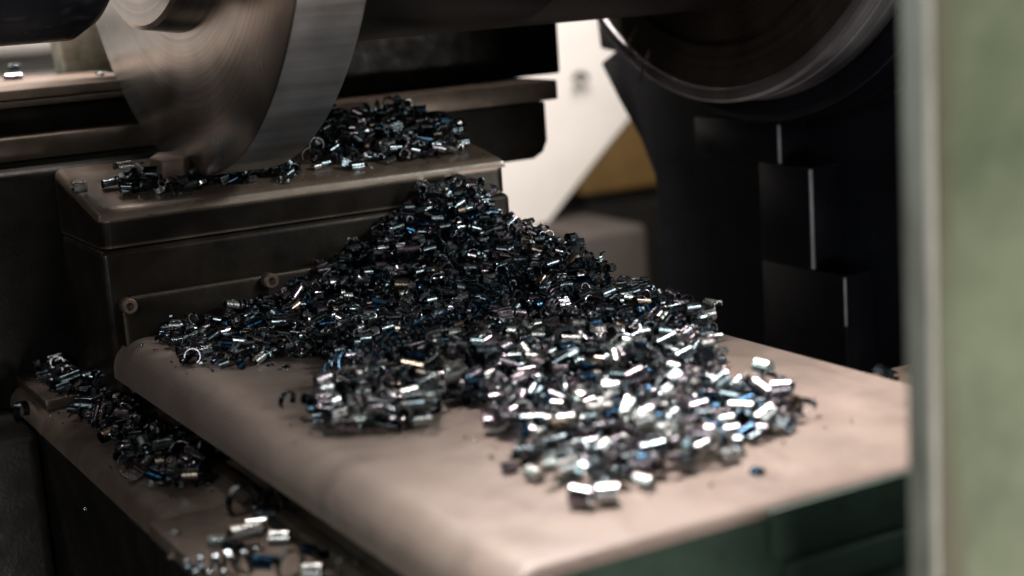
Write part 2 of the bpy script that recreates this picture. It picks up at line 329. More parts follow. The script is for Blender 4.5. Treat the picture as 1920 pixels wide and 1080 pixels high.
# hex bolt on the sloping top
def on_top(px, py):
    n = np.array([0, -SL, 1.]); P0 = np.array([0, BY0, BZ0]); rr = ray(px, py)
    return CAM+rr*(((P0-CAM)@n)/(rr@n))
p = on_top(322, 345)
bm = bmesh.new()
pr = [(0, .0), (0, .0088), (.0092, .0088), (.0104, .0074), (.0104, 0)]
hexp = [(.0118*math.cos(math.pi/6+k*math.pi/3), .0118*math.sin(math.pi/6+k*math.pi/3)) for k in range(6)]
bm = prism_bm(hexp, 'z', -.002, .0165, .0012, 3)
bmesh.ops.rotate(bm, verts=bm.verts, cent=(0, 0, 0), matrix=Matrix.Rotation(math.atan(SL), 3, 'X')@Matrix.Rotation(.35, 3, 'Z'))
o = fin('hex_bolt', bm, M['bolt'], None, p); tag(o, 'brown hexagonal bolt head among the chips under the turned disc', 'bolt')

# ------------------------------------------------------------------ slideway behind the block
Y1 = .240
def zz(px, py, y): return at(px, py, y=y)[2]
xe = at(1045, 150, y=Y1)[0]; xe2 = at(1031, 240, y=Y1)[0]
z_led, z_ledb = zz(0, 262, Y1), zz(1045, 186, Y1)
z_bot = zz(960, 305, Y1)
t = thing('slideway', 'long dark stepped slideway crossing behind the block and ending in the bright gap', 'slideway', (0, .35, -.1))
part('ledge', box_bm(-.9, xe, Y1, .50, z_ledb, z_led, .0014, 2), M['slide'], t)
part('lower_body', prism_bm([(-.9, z_ledb-.0008), (xe2, z_ledb-.0008), (xe2, z_bot+.012), (xe2-.004, z_bot+.004), (xe2-.012, z_bot), (-.9, z_bot)], 'y', Y1+.004, .48, .0015, 2), M['castdark'], t)
xr = at(1046, 45, y=Y1+.045)[0]
part('upper_body', box_bm(-.045, xr, Y1+.045, .49, z_led+.0008, .32, .002, 2), M['castdark'], t)
ys = Y1+.012
z2, z1 = zz(0, 192, ys), zz(0, 171, ys)
xs = at(300, 180, y=ys)[0]
part('web', box_bm(-.9, xs, Y1+.030, .44, z_led+.0006, z2-.0045, .001, 2), M['castdark'], t)
part('side_bead', box_bm(-.9, xs, ys, .44, z2-.004, z2, .0012, 2), M['slide'], t)
part('top_slab', box_bm(-.9, xs, ys+.001, .445, z2+.0006, z1, .0012, 2), M['rail'], t)
# flaked casting standing on the slab
p0, p1 = at(104, 30, y=.42), at(260, 128, y=.42)
o = fin('flaked_casting', prism_bm([(p0[0], p1[2]-.004), (p1[0]+.02, p1[2]-.004), (p1[0]+.02, .30), (p0[0]-.004, .30), (p0[0]-.004, p0[2])], 'y', .41, .44, .004, 2), M['flaked'])
tag(o, 'flaking pale green casting standing on the slideway left of the disc', 'casting')
# dark carriage casting left of the block
o = fin('carriage_casting', box_bm(-.75, .05, .212, .236, -.4, zz(60, 318, .212), .006, 3), M['castdark']); tag(o, 'pitted black carriage casting left of the slide block', 'casting')

# ------------------------------------------------------------------ bed rail on the left
RZ = -.040
t = thing('bed_rail', 'greasy brown machine bed rail with scattered chips, lower left', 'bed rail', (-.2, 0, -.3))
part('rail_top', prism_bm([(-.2085, -.051), (-.150, -.051), (-.150, RZ), (-.198, RZ), (-.2035, RZ-.0018), (-.2070, RZ-.0055), (-.2085, RZ-.011)], 'y', -.085, .211, 0), M['rail'], t, 60)
part('end_plate', box_bm(-.2125, -.150, -.34, -.0855, -.047, RZ+.0003, .0012, 2), M['rail'], t)
part('raised_strip', box_bm(-.1665, -.1590, -.34, .09, RZ-.002, RZ+.0022, .0008, 2), M['slide'], t)
part('wiper_plate', box_bm(-.2030, -.1600, .137, .21, RZ+.0005, RZ+.0062, .0010, 2), M['slide'], t)
p = at(45, 812, z=-.047)
part('lug', box_bm(-.29, -.2105, p[1], .2, -.4, -.047, .007, 4), M['castdark'], t, 60)
part('side_face', box_bm(-.2095, -.16, -.084, .236, -.5, -.0515, .003, 2), M['castdark'], t)
part('lower_side', box_bm(-.2105, -.16, -.345, -.0845, -.5, -.0475, .002, 2), M['castdark'], t)

# ------------------------------------------------------------------ turned workpiece
YD, ZD, XD, RD, WD = .125, .295, -.1088, .2131, .0362
XC, RC, RS = .254, .2086, .1472
t = thing('workpiece', 'shiny turned steel disc with hub on a thick dark shaft', 'workpiece', (XD, YD, ZD))
t.rotation_euler = (.35, 0, 0)
def lp(name, prof, m, n=200, sm=30):
    return fin(name, lathe_bm(prof, n), m, t, None, sm)
disc = lp('disc', [(0, .128), (0, RD-.0012), (.0006, RD), ], M['disc'])
lp('rim', [(.0006, RD+.0001), (.0010, RD+.0002), (WD-.001, RD), (WD, RD-.001), (WD, .10)], M['rim'])
lp('hub', [(-.0205, 0), (-.0205, .1290), (-.0190, .1315), (-.0008, .1345), (.002, .1345)], M['disc'])
lp('shaft', [(WD-.004, RS), (.20, RS), (.202, RS-.001), (.2035, RS-.001), (.2055, RS), (XC-XD+.002, RS)], M['shaft'])

t = thing('faceplate', 'large dark round faceplate with scuffed rim, upper right', 'faceplate', (XC, YD, ZD))
fin('plate_face', lathe_bm([(0, .10), (0, .166), (.0035, .1672), (.0035, .1705), (0, .1717), (0, RC-.010)], 220), M['chuck'], t, None, 25)
fin('plate_rim', lathe_bm([(0, RC-.0099), (-.0018, RC-.0085), (-.0018, RC-.002), (0, RC), (.009, RC), (.0098, RC-.0012), (.0112, RC-.0012), (.012, RC), (.028, RC+.001), (.0295, RC-.001)], 220), M['chuckrim'], t, None, 25)
fin('backing_ring', lathe_bm([(.0295, RC-.03), (.0297, RC+.012), (.032, RC+.016), (.052, RC+.018), (.054, RC+.016), (.080, RC+.016), (.082, .05)], 220), M['black'], t, None, 25)
# stringy shavings caught on the rim
def strand(name, pxs, lab, xx):
    pts = [at(a, b_, x=xx-.003) for a, b_ in pxs]
    o = fin(name, tube_bm(pts, .0009, 6), M['straw']); return tag(o, lab, 'shaving')
strand('stringy_shaving', [(1190, 30), (1196, 48), (1182, 70), (1176, 90), (1170, 106)], 'thin straw coloured shaving caught on the faceplate edge, upper one', XC)
strand('stringy_shaving', [(1217, 92), (1212, 110), (1206, 122), (1204, 138), (1201, 152)], 'thin straw coloured shaving caught on the faceplate edge, lower one', XC)

# ------------------------------------------------------------------ headstock
XH = .345
sil = [at(a, b_, x=XH) for a, b_ in ((1118, 40), (1124, 92), (1150, 97), (1124, 118), (1160, 190), (1200, 262), (1226, 330), (1236, 430), (1240, 620), (1242, 760))]
t = thing('headstock', 'black stepped headstock casting below the faceplate', 'headstock', (.5, .2, -.4))
poly = [(p[1], p[2]) for p in sil]+[(-.12, sil[-1][2]), (-.12, .62), (.5, .62)]
part('housing', prism_bm(poly, 'x', XH, .75, .003, 2), M['black'], t, 30)
XS = .318
c1, c2, c3 = at(1461, 270, x=XS), at(1522, 400, x=XS), at(1585, 560, x=XS)
zt, z1, z2 = at(1461, 232, x=XS)[2], at(1490, 312, x=XS)[2], at(1540, 510, x=XS)[2]
yl = at(1425, 400, x=XS)[1]
part('upper_step', box_bm(XS, XH-.001, c1[1], c1[1]+.10, z1+.0004, zt, .0014, 2), M['black'], t)
part('middle_step', box_bm(XS, XH-.001, c2[1], yl, z2+.0004, z1, .0014, 2), M['black'], t)
part('lower_step', box_bm(XS, XH-.001, c3[1], yl, -.30, z2, .0014, 2), M['black'], t)

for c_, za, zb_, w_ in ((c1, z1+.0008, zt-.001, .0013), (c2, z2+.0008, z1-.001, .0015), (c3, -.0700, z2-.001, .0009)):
    part('edge_glint', box_bm(XS-.0004, XS+w_, c_[1]-.0004, c_[1]+w_, za, zb_, .0004, 2), M['bare'], t)  # painted highlight: thin pale strip for the lamp glint on each corner

# ------------------------------------------------------------------ tailstock quill, top left
o = fin('tailstock_quill', lathe_bm([(-.45, 0), (-.45, .134), (-.062, .134), (-.052, .128), (-.045, .118), (-.0395, .09), (-.0395, 0)], 120), M['black'], None, (XD, YD, ZD)); tag(o, 'black tailstock nose cropped at the top left, left of the disc', 'tailstock')

# ------------------------------------------------------------------ green column in front
pc = CAM+ray(1739, 540)*.42; ps = at(1694, 540, x=pc[0]+.0)
yb = ps[1]
t = thing('green_column', 'blurred sage green machine column with scraped pale metal edge', 'column', (pc[0]+.1, pc[1]+.05, -.9))
part('front_panel', box_bm(pc[0]+.004, pc[0]+.22, pc[1], pc[1]+.006, -.9, .75, .001, 2), M['green'], t)
part('edge_strip', box_bm(pc[0], pc[0]+.0036, pc[1]-.0005, yb, -.9, .75, .0012, 2), M['strip'], t)
part('inner_body', box_bm(pc[0]+.004, pc[0]+.22, pc[1]+.0065, yb, -.9, .75, .001, 2), M['castdark'], t)

# ------------------------------------------------------------------ metal chips
def chip_geo(kind, seed):
    """arc of bent sheet: returns verts, faces (outer, inner and edge shells)"""
    g = random.Random(seed)
    if kind == 'tube': rad, arc, wid = g.uniform(.0026, .0042), math.radians(g.uniform(175, 310)), g.uniform(.0060, .0100)
    elif kind == 'ring': rad, arc, wid = g.uniform(.0032, .0052), math.radians(g.uniform(215, 330)), g.uniform(.0012, .0035)
    elif kind == 'flake': rad, arc, wid = g.uniform(.006, .011), math.radians(g.uniform(45, 80)), g.uniform(.005, .008)
    elif kind == 'ribbed': rad, arc, wid = g.uniform(.005, .008), math.radians(g.uniform(90, 140)), g.uniform(.0065, .009)
    else: rad, arc, wid = g.uniform(.0015, .0028), math.radians(g.uniform(90, 200)), g.uniform(.0018, .004)
    th = g.uniform(.00028, .0005); nt = 16 if kind != 'ribbed' else 30; nw = 3
    if kind == 'bit': nt = 8; nw = 2
    ribs = g.choice((5, 6, 7)); skew = g.uniform(-.14, .14); cone = g.uniform(-.14, .14); spiral = g.uniform(-.05, .24)
    jag = [[g.uniform(-.03, .03)*wid for _ in range(nt+1)] for _ in range(2)]
    def pt(i, j, rr):
        u = i/nt; w = j/nw-.5
        a = (u-.5)*arc+math.pi/2+skew*w
        q = rr*(1+cone*w)*(1+spiral*(u-.5))
        if kind == 'ribbed': q += .00045*abs(math.sin(u*math.pi*ribs))
        z = w*wid+(jag[0][i] if j == 0 else jag[1][i] if j == nw else 0)
        return (q*math.cos(a), z, q*math.sin(a))
    V = []; Fc = []
    def grid(rr, flip):
        s = len(V)
        for i in range(nt+1):
            for j in range(nw+1): V.append(pt(i, j, rr))
        for i in range(nt):
            for j in range(nw):
                q = [s+i*(nw+1)+j, s+i*(nw+1)+j+1, s+(i+1)*(nw+1)+j+1, s+(i+1)*(nw+1)+j]
                Fc.append(q if flip else q[::-1])
    grid(rad, False); grid(rad-th, True)
    def strip(idx, flip):
        s = len(V)
        for (i, j) in idx: V.append(pt(i, j, rad)); V.append(pt(i, j, rad-th))
        for k in range(len(idx)-1):
            q = [s+2*k, s+2*k+1, s+2*k+3, s+2*k+2]; Fc.append(q if flip else q[::-1])
    strip([(i, 0) for i in range(nt+1)], True); strip([(i, nw) for i in range(nt+1)], False)
    strip([(0, j) for j in range(nw+1)], False); strip([(nt, j) for j in range(nw+1)], True)
    V = np.array(V); V -= (V.max(0)+V.min(0))/2
    return V, np.array(Fc, dtype=np.int32)
KINDS = [('tube', 9), ('ring', 6), ('flake', 4), ('ribbed', 3), ('bit', 4)]
PROTO = []; BYKIND = {}
for k, n in KINDS:
    for i in range(n): BYKIND.setdefault(k, []).append(len(PROTO)); PROTO.append((k,)+chip_geo(k, 100*len(PROTO)+i))
MESH = {}
def chip_mesh(pi, ci):
    if (pi, ci) not in MESH:
        k, V, Fc = PROTO[pi]; me = bpy.data.meshes.new('chip_'+k)
        me.from_pydata(V.tolist(), [], Fc.tolist()); me.materials.append(CM[ci])
        me.polygons.foreach_set('use_smooth', [True]*len(me.polygons)); MESH[(pi, ci)] = me
    return MESH[(pi, ci)]

CELL = .0011
GX0, GX1, GY0, GY1 = -.26, .16, -.345, .26
NX, NY = int((GX1-GX0)/CELL), int((GY1-GY0)/CELL)
gx = GX0+(np.arange(NX)+.5)*CELL; gy = GY0+(np.arange(NY)+.5)*CELL
XX, YY = np.meshgrid(gx, gy, indexing='ij')
def inpoly(P, x, y):
    c = np.zeros(np.shape(x), bool); n = len(P)
    for i in range(n):
        (x0, y0), (x1, y1) = P[i], P[i-1]
        k = ((y0 > y) != (y1 > y)) & (x < (x1-x0)*(y-y0)/(y1-y0+1e-12)+x0); c ^= k
    return c
BASE = np.full((NX, NY), -.5)
tb = (XX > TL) & (XX < TR) & (YY > TF) & (YY < TB)
dl = np.clip(TL+r-XX, 0, r); BASE[tb] = (-(r-np.sqrt(np.maximum(r*r-dl*dl, 0))))[tb]
bk = (XX > BX0) & (XX < BX1) & (YY > BY0) & (YY < BY1); BASE[bk] = topz(YY)[bk]
rl = (XX < TL-.001) & (XX > -.2085) & (YY < .136); BASE[rl] = RZ
rl2 = (XX < -.160) & (XX > -.2085) & (YY < .136) & (XX >= TL-.001)
wp = (XX < BX0-.002) & (XX > -.203) & (YY >= .137) & (YY < .21); BASE[wp] = RZ+.0062
lg = (XX <= -.2125) & (YY > -.1); BASE[lg] = -.047
H = BASE.copy()

def rot_for(kind, tilt=.35, yaw=None, up=.62):
    """the chip's own axis is local y; its convex side is local +z"""
    if yaw is None: yaw = random.gauss(math.pi/2, .6) if random.random() < .5 else random.uniform(0, math.pi*2)
    roll = random.gauss(0, .45) if random.random() < up else random.uniform(0, 2*math.pi)
    if kind == 'ring' and random.random() < .45: tl = random.gauss(1.2, .35)
    else: tl = random.gauss(0, tilt)
    m = Matrix.Rotation(yaw, 3, 'Z')@Matrix.Rotation(tl, 3, 'X')@Matrix.Rotation(roll, 3, 'Y')
    return np.array(m)
CHIPS = []     # dict(pi, ci, M3(with scale), loc, zone)
def drop(pi, ci, M3, x, y, zone, soft=92, ymax=None, extra=0.):
    k, V, Fc = PROTO[pi]; P = V@M3.T
    if ymax is not None:
        over = (P[:, 1].max()+y)-ymax
        if over > 0: y -= over
    ix = np.clip(((P[:, 0]+x-GX0)/CELL).astype(int), 0, NX-1); iy = np.clip(((P[:, 1]+y-GY0)/CELL).astype(int), 0, NY-1)
    need = H[ix, iy]-P[:, 2]
    z = np.percentile(need, soft) if soft < 100 else need.max()
    z = max(z, (BASE[ix, iy]-P[:, 2]).max()+.00005)+extra
    np.maximum.at(H, (ix, iy), P[:, 2]+z-.0002)
    CHIPS.append(dict(pi=pi, ci=ci, M=M3, loc=(x, y, z), zone=zone, top=P[:, 2].max()+z, lab=None))
    return CHIPS[-1]
def pick(weights):
    k = random.choices([a for a, _ in weights], [w for _, w in weights])[0]
    return random.choice(BYKIND[k])
KW = [('tube', .60), ('ring', .21), ('flake', .03), ('ribbed', .08), ('bit', .08)]
CW_DARK = [.58, .21, .06, .11, .04]; CW_FRONT = [.36, .29, .08, .25, .02]
def fill(mask, target, n, zone, cw, smax=1.12, smin=.72, ymax=None, kw=KW, core=None, tilt=.24):
    idx = np.argwhere(mask)
    for it in range(n):
        c = idx[np.random.randint(len(idx), size=10)]
        dfc = (target-H)[c[:, 0], c[:, 1]]; k = dfc.argmax()
        if dfc[k] < .0008: 
            if it > n*.5: break
        i, j = c[k]
        pi = pick(kw); w = cw(gx[i], gy[j]) if callable(cw) else cw
        ci = random.choices(range(5), w)[0]; s = random.uniform(smin, smax)*(1-.14*min(1, max(0, (gy[j]+.12)/.12)) if zone == 'heap' else 1)
        drop(pi, ci, rot_for(PROTO[pi][0], tilt)*s, gx[i], gy[j], zone, 82, ymax)
np.random.seed(5)

# ---- main heap on the table
def tp(px, py, z=.003): p = at(px, py, z=z); return (p[0], p[1])
foot = [tp(*p) for p in ((300, 632), (325, 650), (350, 676), (405, 680), (455, 682), (520, 668), (600, 660), (645, 690), (700, 700), (735, 735), (800, 745), (850, 745),
        (905, 752), (935, 762), (915, 795), (960, 812), (975, 858), (1035, 872), (1050, 900), (1110, 905), (1190, 905), (1215, 880), (1300, 868), (1345, 830), (1440, 815), (1490, 785), (1480, 745),
        (1420, 725), (1375, 735), (1335, 700), (1290, 695), (1325, 672), (1335, 630), (1300, 600))]+[(TR-.002, -.06), (TR-.002, TB-.002), (-.14, TB-.002)]
maskA = inpoly(foot, XX, YY) & tb
tongue = [tp(*p) for p in ((648, 700), (700, 690), (740, 735), (790, 735), (828, 760), (800, 790), (700, 800), (640, 808), (590, 790), (565, 775), (600, 765), (650, 750))]
maskB = inpoly(tongue, XX, YY) & tb
pk = at(840, 325, y=.098)
def cone(cx_, cy_, h, rx, ry, p=1.25):
    q = np.sqrt(((XX-cx_)/rx)**2+((YY-cy_)/ry)**2); return h*np.maximum(0, 1-q**p)
ridge = []
for px, py in ((275, 625), (330, 600), (480, 552), (560, 512), (640, 470), (700, 430), (745, 385), (790, 340), (840, 325), (880, 345), (920, 385), (960, 395)):
    q = at(px, py, y=.1); ridge.append((q[0], q[2]))
rx_, rz_ = zip(*ridge)
back = np.interp(XX, rx_, rz_)*np.clip((YY-(-.045))/(.1+.045), 0, 1)**1.05
ed = [(at(px, py, x=TR-.006)[1], at(px, py, x=TR-.006)[2]) for px, py in ((1320, 600), (1250, 585), (1200, 550), (1140, 488), (1080, 435), (1000, 405), (960, 395))]
ed.sort(); edge = np.interp(YY, [e[0] for e in ed], [max(0, e[1]) for e in ed])*np.clip(1-(TR-XX)/.085, 0, 1)**.9
TGT = np.maximum(np.maximum(back, edge)-.0042, .0)
near = .0075+.006*np.clip((YY+.27)/.2, 0, 1)*np.clip((XX+.13)/.12, 0, 1)
TGT = np.where(maskA, np.maximum(TGT, near), 0)
# core under the visible chips
core = np.clip(TGT-.010, 0, None)*maskA
H = np.maximum(H, np.where(core > .001, core, -1))
def cwA(x, y):
    t_ = min(1, max(0, (-y-.02)/.12)); return [a*(1-t_)+b_*t_ for a, b_ in zip(CW_DARK, CW_FRONT)]
fill(maskA, TGT, 6500, 'heap', cwA, smin=.68, smax=1.08, ymax=TB-.0015)
fill(maskB, np.where(maskB, .0065, 0), 150, 'tongue', CW_FRONT, smin=.8, smax=1.12)

# ---- heap on the sloping top of the block
polyC = [tuple(on_top(*p)[:2]) for p in ((588, 318), (640, 322), (760, 312), (830, 300), (885, 290), (860, 262), (845, 232), (800, 235), (640, 240), (600, 270), (572, 292))]
mC = inpoly(polyC, XX, YY) & bk
cC = at(722, 200, y=.172)
cC[2] -= .0055
TC = np.where(mC, topz(YY)+np.maximum(.004, np.maximum(cone(cC[0], .178, cC[2]-topz(.178), .085, .085, 1.1), cone(cC[0]-.035, .165, .013, .035, .05))), -1)
H = np.maximum(H, np.where(mC & (TC-topz(YY) > .014), TC-.012, -1))
fill(mC, TC, 420, 'block', CW_DARK, smin=.7, smax=1.1, ymax=BY1+.02)
polyD = [tuple(on_top(*p)[:2]) for p in ((205, 352), (240, 372), (320, 366), (400, 352), (470, 345), (540, 345), (565, 338), (560, 322), (500, 322), (400, 335), (340, 342), (270, 345))]
pb_ = on_top(322, 345); mD = inpoly(polyD, XX, YY) & bk & ((XX-pb_[0])**2+(YY-pb_[1]+.003)**2 > .0125**2)
fill(mD, np.where(mD, topz(YY)+.0060, -1), 105, 'block edge', [.55, .1, .15, .17, .03], ymax=BY1)

# ---- heap on the bed rail
polyE = [tp(px, py, RZ+.004) for px, py in ((75, 708), (120, 690), (170, 712), (235, 722), (300, 742), (330, 785), (378, 805), (388, 860), (372, 905), (325, 905), (240, 880), (215, 830), (150, 775), (105, 735))]
mE = inpoly(polyE, XX, YY) & (BASE < -.02) & (BASE > -.1)
TE = np.where(mE, BASE+.010, -1)
H_T, BASE_T = H, BASE
BASE = np.where((XX > TL-.0015) & (XX < -.150) & (YY < .136), RZ, BASE); BASE = np.where((XX > BX0-.003) & (YY > .1) & (BASE > -.03), .2, BASE); H = BASE.copy()
mE = inpoly(polyE, XX, YY) & (BASE < -.02) & (BASE > -.1) & (XX < -.163); TE = np.where(mE, BASE+.0095, -1)
fill(mE, TE, 170, 'rail', [.52, .25, .06, .12, .05], smax=1.2, smin=.8)
H_R, BASE_R = H, BASE; H, BASE = H_T, BASE_T

# ---- single chips that stand apart (photo pixel, support, kind, colour, yaw, label)
def lone(px, py, z, kind, ci, yaw, label, s=1., tilt=0., roll=0., surf=None, var=0, group=None):
    global H, BASE
    P = surf if surf is not None else at(px, py, z=z)
    pi = BYKIND[kind][var % len(BYKIND[kind])]
    M3 = np.array(Matrix.Rotation(yaw, 3, 'Z')@Matrix.Rotation(tilt, 3, 'X')@Matrix.Rotation(roll, 3, 'Y'))*s
    keep = H, BASE
    if P[2] < -.02: H, BASE = H_R, BASE_R
    i, j = int((P[0]-GX0)/CELL), int((P[1]-GY0)/CELL)
    if 0 <= i < NX and 0 <= j < NY and abs(BASE[i, j]-P[2]) < .008:
        c = drop(pi, ci, M3, P[0], P[1], 'lone', 100)
    else:
        V = PROTO[pi][1]@M3.T; zl = P[2]-V[:, 2].min()
        CHIPS.append(dict(pi=pi, ci=ci, M=M3, loc=(P[0], P[1], zl), zone='lone', top=zl+V[:, 2].max(), lab=None)); c = CHIPS[-1]
    H, BASE = keep
    c['lab'] = label; c['grp'] = group; return c
H1 = math.pi/2
lone(150, 357, 0, 'tube', 3, H1, 'shiny curled chip lying alone on the left corner of the slide block', .95, surf=on_top(150, 362))
lone(240, 362, 0, 'tube', 3, H1+.3, 'bright curled chip at the front left of the chips round the bolt', .95, surf=on_top(238, 366), var=1)
lone(548, 340, 0, 'ribbed', 2, .3, 'ribbed teal chip hanging over the front edge of the block', 1.25, surf=on_top(545, 338), tilt=-.5)
lone(1420, 888, 0, 'bit', 2, .2, 'small blue chip lying alone nearest the right front of the table', 1.3)
lone(1095, 950, 0, 'tube', 1, .5, 'dull grey chip at the very front of the table, left one of the pair', 1.0)
lone(1140, 945, 0, 'tube', 3, 1.0, 'pale chip at the very front of the table, right one of the pair', .95, var=2)
lone(1368, 868, 0, 'tube', 3, H1-.1, 'bright white chip ending the row right of the heap front', 1.05, var=3)
lone(1305, 866, 0, 'tube', 1, H1, 'lilac chip in the row right of the heap front, beside the white one', 1.0, var=4)
lone(1385, 850, 0, 'ring', 0, .8, 'dark ring chip just behind the bright white chip right of the heap front', .9)
lone(540, 762, 0, 'ring', 0, .5, 'small black curl lying alone left of the front left chip patch', .9, tilt=.2, roll=0)
lone(537, 692, 0, 'bit', 0, .9, 'tiny dark sliver lying on bare table below the heap, right of a smaller one', 1.1)
lone(507, 686, 0, 'bit', 2, .2, 'tiny blue black sliver on bare table below the heap, left of a larger one', .8)
lone(1320, 660, 0, 'ring', 0, 1.2, 'open dark ring at the right edge of the heap near the table edge', 1.0, var=2)
lone(1345, 616, 0, 'bit', 2, 1.0, 'tiny blue chip on the right edge of the table', .8)
lone(40, 688, RZ+.0062, 'tube', 3, .1, 'pale cylinder chip standing alone on the rail plate at far left', .8, tilt=1.4)
lone(75, 710, RZ+.0062, 'bit', 2, .6, 'small bright blue chip on the left edge of the rail heap', 1.2)
lone(42, 785, -.047, 'ring', 0, .9, 'dark open ring resting on the rounded lug at far left', 1.3)
for k, (px, py, kind, ci, yaw, s, lab) in enumerate([
    (455, 945, 'ring', 0, .3, 1.25, 'dark blue ring chip at the upper left of the loose chips on the rail'),
    (500, 955, 'tube', 0, .8, .9, 'dark curled chip between the ring and the grey hook on the rail'),
    (518, 955, 'ring', 1, 1.9, 1.15, 'grey hook shaped chip standing beside the raised strip of the rail'),
    (482, 985, 'tube', 3, H1-.35, 1.0, 'white topped chip on the rail below the grey hook chip'),
    (410, 1012, 'tube', 3, .75, .95, 'slanting white chip on the rail, leftmost of the large loose ones'),
    (437, 1022, 'tube', 0, .35, .85, 'dark chip leaning between the slanting white chip and the wide white chip on the rail'),
    (462, 1015, 'tube', 3, H1, 1.15, 'widest bright white chip on the rail'),
    (525, 1005, 'tube', 3, H1-.6, .95, 'white topped chip with dark lower side, right of the wide white chip'),
    (578, 1022, 'bit', 2, .4, 1.4, 'dark blue chip on the rail left of a bright blue one'),
    (605, 1032, 'bit', 2, 1.3, 1.5, 'bright blue chip on the rail near the raised strip'),
    (330, 988, 'bit', 3, .2, 1.1, 'small pale pellet chip alone near the left edge of the rail'),
    (325, 1045, 'bit', 4, .9, 1.0, 'straw coloured bit at the left end of the blue coil on the rail'),
    (545, 1062, 'ring', 0, .2, 1.0, 'black curl at the bottom edge of the rail'),
    (588, 1068, 'tube', 3, .9, 1.05, 'white chip at the bottom edge of the rail'),
    (622, 1078, 'bit', 2, .3, 1.4, 'dark blue bit at the bottom edge right of the white chip'),
    (650, 1060, 'ring', 3, .2, .8, 'pale half ring at the bottom, beside the raised strip'),
    (500, 1075, 'tube', 2, .7, .9, 'blue curled chip at the bottom edge of the rail, left of the black curl')]):
    lone(px, py, RZ+.003, kind, ci, yaw, lab, s*1.22, var=k)
lone(360, 912, RZ+.003, 'tube', 4, H1-.5, 'brass tinted chip at the front end of the rail heap', .95, var=5)
zs = z1_ = at(0, 171, y=ys)[2]
zs = zz(0, 171, Y1+.012)
lone(25, 150, zs, 'tube', 1, H1, 'silver grey chip near the front edge of the slideway at far left', 1.1, var=1)
lone(28, 133, zs, 'tube', 0, H1-.3, 'dark arched chip behind the silver grey one on the slideway', 1.1, var=3)
lone(190, 142, zs, 'flake', 3, H1, 'white flat chip on the slideway beside the disc edge', 1.1)
a = at(1672, 696, x=TR+.02)
lone(0, 0, 0, 'flake', 4, .4, 'standing flake on the small bracket beside the post, right one', 1.2, tilt=.5, surf=(TR+.028, a[1]-.006, a[2]-.004))
lone(0, 0, 0, 'flake', 0, .5, 'standing flake on the small bracket beside the post, left one', 1.2, tilt=.5, surf=(TR+.022, a[1]+.006, a[2]-.004), var=1)
p = at(775, 1072, z=RZ-.004)
lone(0, 0, 0, 'tube', 3, .6, 'pale lilac chip in the channel under the table edge at the bottom', 1.3, surf=(p[0], p[1], RZ), var=2)

def rim_of(m_): 
    e = m_.copy()
    for ax in (0, 1):
        for sh in (-6, 6): e &= np.roll(m_, sh, ax)
    return m_ & ~e
# fine swarf scattered round the heaps
def specks(mask, n, grow):
    idx = np.argwhere(mask)
    for _ in range(n):
        i, j = idx[np.random.randint(len(idx))]
        x, y = gx[i]+random.gauss(0, grow), gy[j]+random.gauss(0, grow)
        a_, b_ = int((x-GX0)/CELL), int((y-GY0)/CELL)
        if not (2 < a_ < NX-3 and 2 < b_ < NY-3) or BASE[a_, b_] < -.1 or BASE[a_-2:a_+3, b_-2:b_+3].ptp() > .004: continue
        c = drop(random.choice(BYKIND['bit']+BYKIND['flake'][:1]), random.choices(range(5), [.5, .15, .1, .15, .1])[0], rot_for('bit', .5)*random.uniform(.18, .42), x, y, 'speck', 100)
        c['speck'] = True
# a few whole chips spilled just outside the heaps
def spill(mask, n, grow, cw):
    idx = np.argwhere(mask)
    for _ in range(n):
        i, j = idx[np.random.randint(len(idx))]; x, y = gx[i]+random.gauss(0, grow), gy[j]-abs(random.gauss(0, grow))
        a_, b_ = int((x-GX0)/CELL), int((y-GY0)/CELL)
        if not (8 < a_ < NX-9 and 8 < b_ < NY-9) or np.ptp(BASE[a_-7:a_+8, b_-7:b_+8]) > .002 or BASE[a_, b_] < -.1: continue
        pi = pick([('tube', .55), ('ring', .3), ('bit', .15)]); s_ = random.uniform(.62, .88)
        drop(pi, random.choices(range(5), cw)[0], rot_for(PROTO[pi][0], .08)*s_, x, y, 'spill', 100)
spill(rim_of(maskA) & (YY < -.06), 34, .006, CW_FRONT); spill(rim_of(maskB), 12, .005, CW_FRONT)
specks(rim_of(maskA), 230, .010); specks(rim_of(maskB), 50, .008); specks(rim_of(mD) | rim_of(mC), 60, .008)
T_ = H, BASE; H, BASE = H_R, BASE_R
specks(mE, 110, .016); H, BASE = T_

